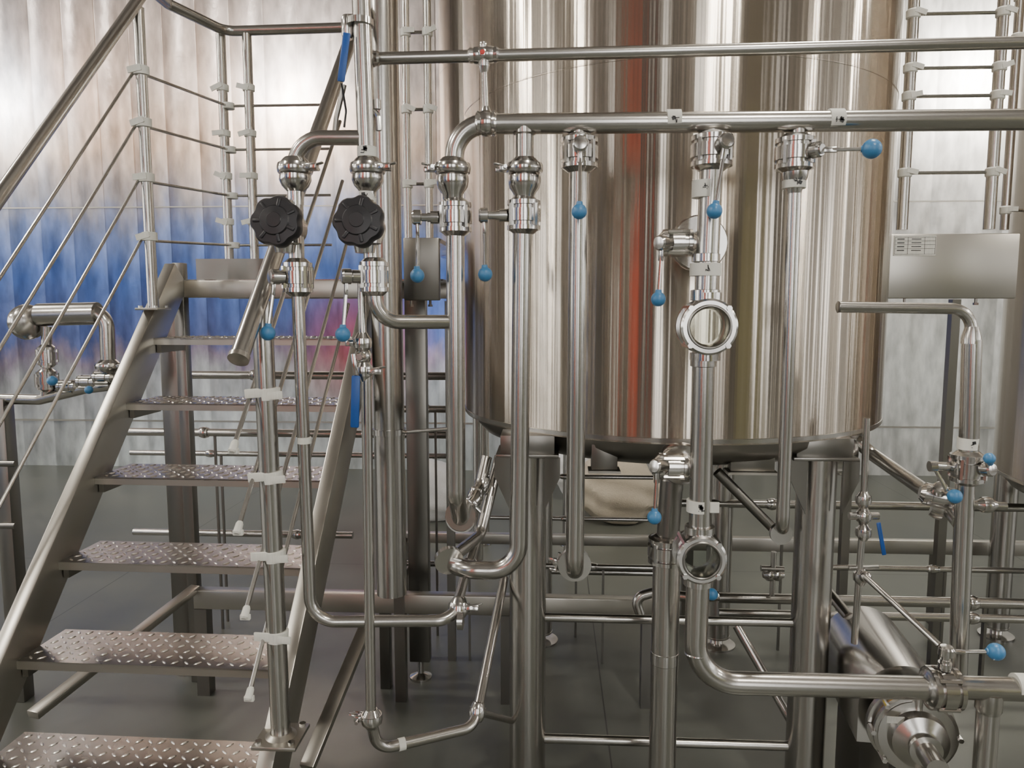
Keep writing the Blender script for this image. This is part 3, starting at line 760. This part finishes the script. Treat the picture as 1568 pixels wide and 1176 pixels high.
b.tube([U(1325,883,2.42),U(1438,988,2.2)],.010,'pipe'); b.tube([U(1300,870,2.45),U(1345,868,2.45)],.007,'pol')
b.done()
v=Vector((U(1443,1050,Y4).x,Y4,e2.z)); bvalve(v,X_,.034,(0,-.01,.125),U(1525,998,Y4-.02)-(v+Vector((0,-.01,.125))),0,ballr=.024)
b=B("diagonal_brace_pipe"); b.tube([U(1128,958,2.9),U(1212,1105,2.75)],.018,'pipe'); b.tube([U(1098,722,2.6),U(1190,815,2.6)],.018,'dark'); b.tube([U(1255,890,2.9),U(1300,945,2.7)],.02,'pipe'); b.done()
b=B("process_pipe")
b.tube([U(980,940,3.1),U(972,915,3.1),U(1000,907,3.1),U(1060,915,3.05),U(1100,912,3.05)],.022,'pipe',fil=.05)
b.tube([U(1185,845,3.3),U(1182,912,3.3)],.012,'pipe'); b.tube([U(1165,870,3.3),U(1200,872,3.3)],.014,'pipe')
for x in (1178,1190): clamp(b,U(x,880,3.3),X_,.014,k=1.9)
b.ball(U(1090,910,2.6),.022,'blue'); b.done()

pm=empty("centrifugal_pump")
pa=U(1318,990,2.75); pc=U(1416,1150,2.10); pa.z=pc.z=(pa.z+pc.z)/2
ad=(pc-pa).normalized()
b=B("motor_shroud",pm)
sd=ad.cross(Z_).normalized(); Rr=.135
L=(pc-pa).length-.18
vs=[];n=20
for t in (0,L):
    for k in range(n+1):
        a=math.pi*k/n; vs.append(pa+ad*t+sd*math.cos(a)*Rr+Z_*(math.sin(a)*Rr+.03))
    vs.append(pa+ad*t-sd*Rr+Z_*-.10); vs.append(pa+ad*t+sd*Rr+Z_*-.10)
m_=n+3
b.faces(vs,[(k,(k+1)%m_,m_+(k+1)%m_,m_+k) for k in range(m_)]+[tuple(range(m_))[::-1],tuple(m_+k for k in range(m_))],'pol')
b.box(pa+ad*L*.5-Z_*(pa.z*.5+.05),(.2,.2,max(.02,pa.z-.10)),'dark')
b.done()
b=B("pump_head",pm)
q=pc-ad*.14
b.lathe(q,ad,[(0,.09),(.01,.128),(.03,.128),(.035,.106),(.05,.106),(.055,.120),(.07,.120),(.072,.11),(.078,.11),(.08,.085),(.11,.08),(.125,.05),(.13,.04)],'pipe',40)
b.lathe(q,ad,[(.036,.109),(.048,.109)],'orange',40)
b.lathe(q+ad*.12,ad,[(0,.03),(.02,.03),(.022,.046),(.034,.046),(.036,.03),(.12,.03)],'pipe')
b.torus(q+ad*.074,ad,.092,.004,'dark',40)
for k in range(8):
    a=k*math.pi/4; o=q+ad*.065+(sd*math.cos(a)+Z_*math.sin(a))*.122; b.lathe(o,ad,[(-.03,.008),(.014,.008)],'pol',6)
b.tube([q+ad*.06+Z_*.08,q+ad*.06+Z_*.16],.022,'pipe')
b.box(q+ad*.1+sd*.07+Z_*.06,(.05,.002,.02),'white'); b.box(q+sd*.12+Z_*.1+ad*.03,(.03,.01,.02),'yellow')
b.box(Vector((q.x,q.y,q.z/2-.06)),(.08,.05,max(.02,q.z-.12)),'dark')
b.done()

# ------------------------------------------------------------------ left background equipment
le=empty("inline_strainer_unit")
b=B("strainer_body",le); Yl=3.2
b.tube([U(60,482,Yl),U(150,480,Yl)],.05,'pipe',seg=28); b.lathe(U(38,493,Yl),Vector((1,-.5,0)),[(0,.03),(0,.075),(.02,.08),(.045,.075),(.06,.05)],'pol',32)
b.tube([U(140,478,Yl),U(163,480,Yl),U(166,560,Yl)],.032,'pipe',fil=.07)
clamp(b,U(166,560,Yl),Z_,.03,ear=(1,0,0))
b.tube([U(72,500,Yl),U(70,610,Yl)],.022,'pipe'); valve_body(b,U(72,545,Yl),Z_,.022); valve_body(b,U(72,582,Yl),Z_,.024)
b.tube([U(-40,610,Yl),U(60,612,Yl),U(130,595,Yl),U(170,590,Yl)],.024,'pipe',fil=.06)
for (u,v_) in ((105,592),(135,585),(160,578)): valve_body(b,U(u,v_,Yl),X_,.018)
b.ball(U(80,583,Yl-.08),.022,'blue'); b.ball(U(136,597,Yl-.07),.018,'blue')
b.tube([U(25,480,Yl-.06),U(12,515,Yl-.06)],.006,'pol',seg=8)
b.done()
b=B("support_post",le); p=U(8,700,3.2); b.box((p.x,3.2,(U(8,610,3.2).z)/2),(.07,.07,U(8,610,3.2).z),'dark',bev=.004)
for vv in (710,805): b.tube([U(0,vv,3.15),U(24,vv,3.15)],.014,'dark')
b.done()

def sack(name,c,size,m,seed):
    b=B(name); t=bmesh.new(); bmesh.ops.create_icosphere(t,subdivisions=4,radius=1); random.seed(seed)
    ph=[random.uniform(0,6) for _ in range(6)]
    t.verts.index_update(); vs=[]
    for v in t.verts:
        x,y,z=v.co; f=1+.06*math.sin(5*x+ph[0])+.05*math.sin(7*y+ph[1]+3*z)+.04*math.sin(11*z+ph[2]+4*x)
        sx=math.copysign(abs(x)**.7,x); sy=math.copysign(abs(y)**.7,y); sz=z*f
        vs.append(Vector((c[0]+sx*size[0]*f,c[1]+sy*size[1]*f,c[2]+max(sz,-.85)*size[2])))
    b.faces(vs,[[v.index for v in f.verts] for f in t.faces],m); t.free(); b.done()
q=U(945,745,6.4); sack("grain_sack",(q.x,6.4,.255),(.36,.3,.30),'sack',3)
q2=U(925,700,6.4); sack("grain_sack",(q2.x-.05,7.1,.30),(.40,.3,.35),'film',8)
q=U(672,725,6.3); sack("plastic_film_bundle",(q.x,6.3,.23),(.20,.2,.27),'film',5)

wd=bpy.data.worlds.new("world"); sc.world=wd; wd.use_nodes=True
wd.node_tree.nodes["Background"].inputs[0].default_value=(.90,.88,.88,1); wd.node_tree.nodes["Background"].inputs[1].default_value=.35
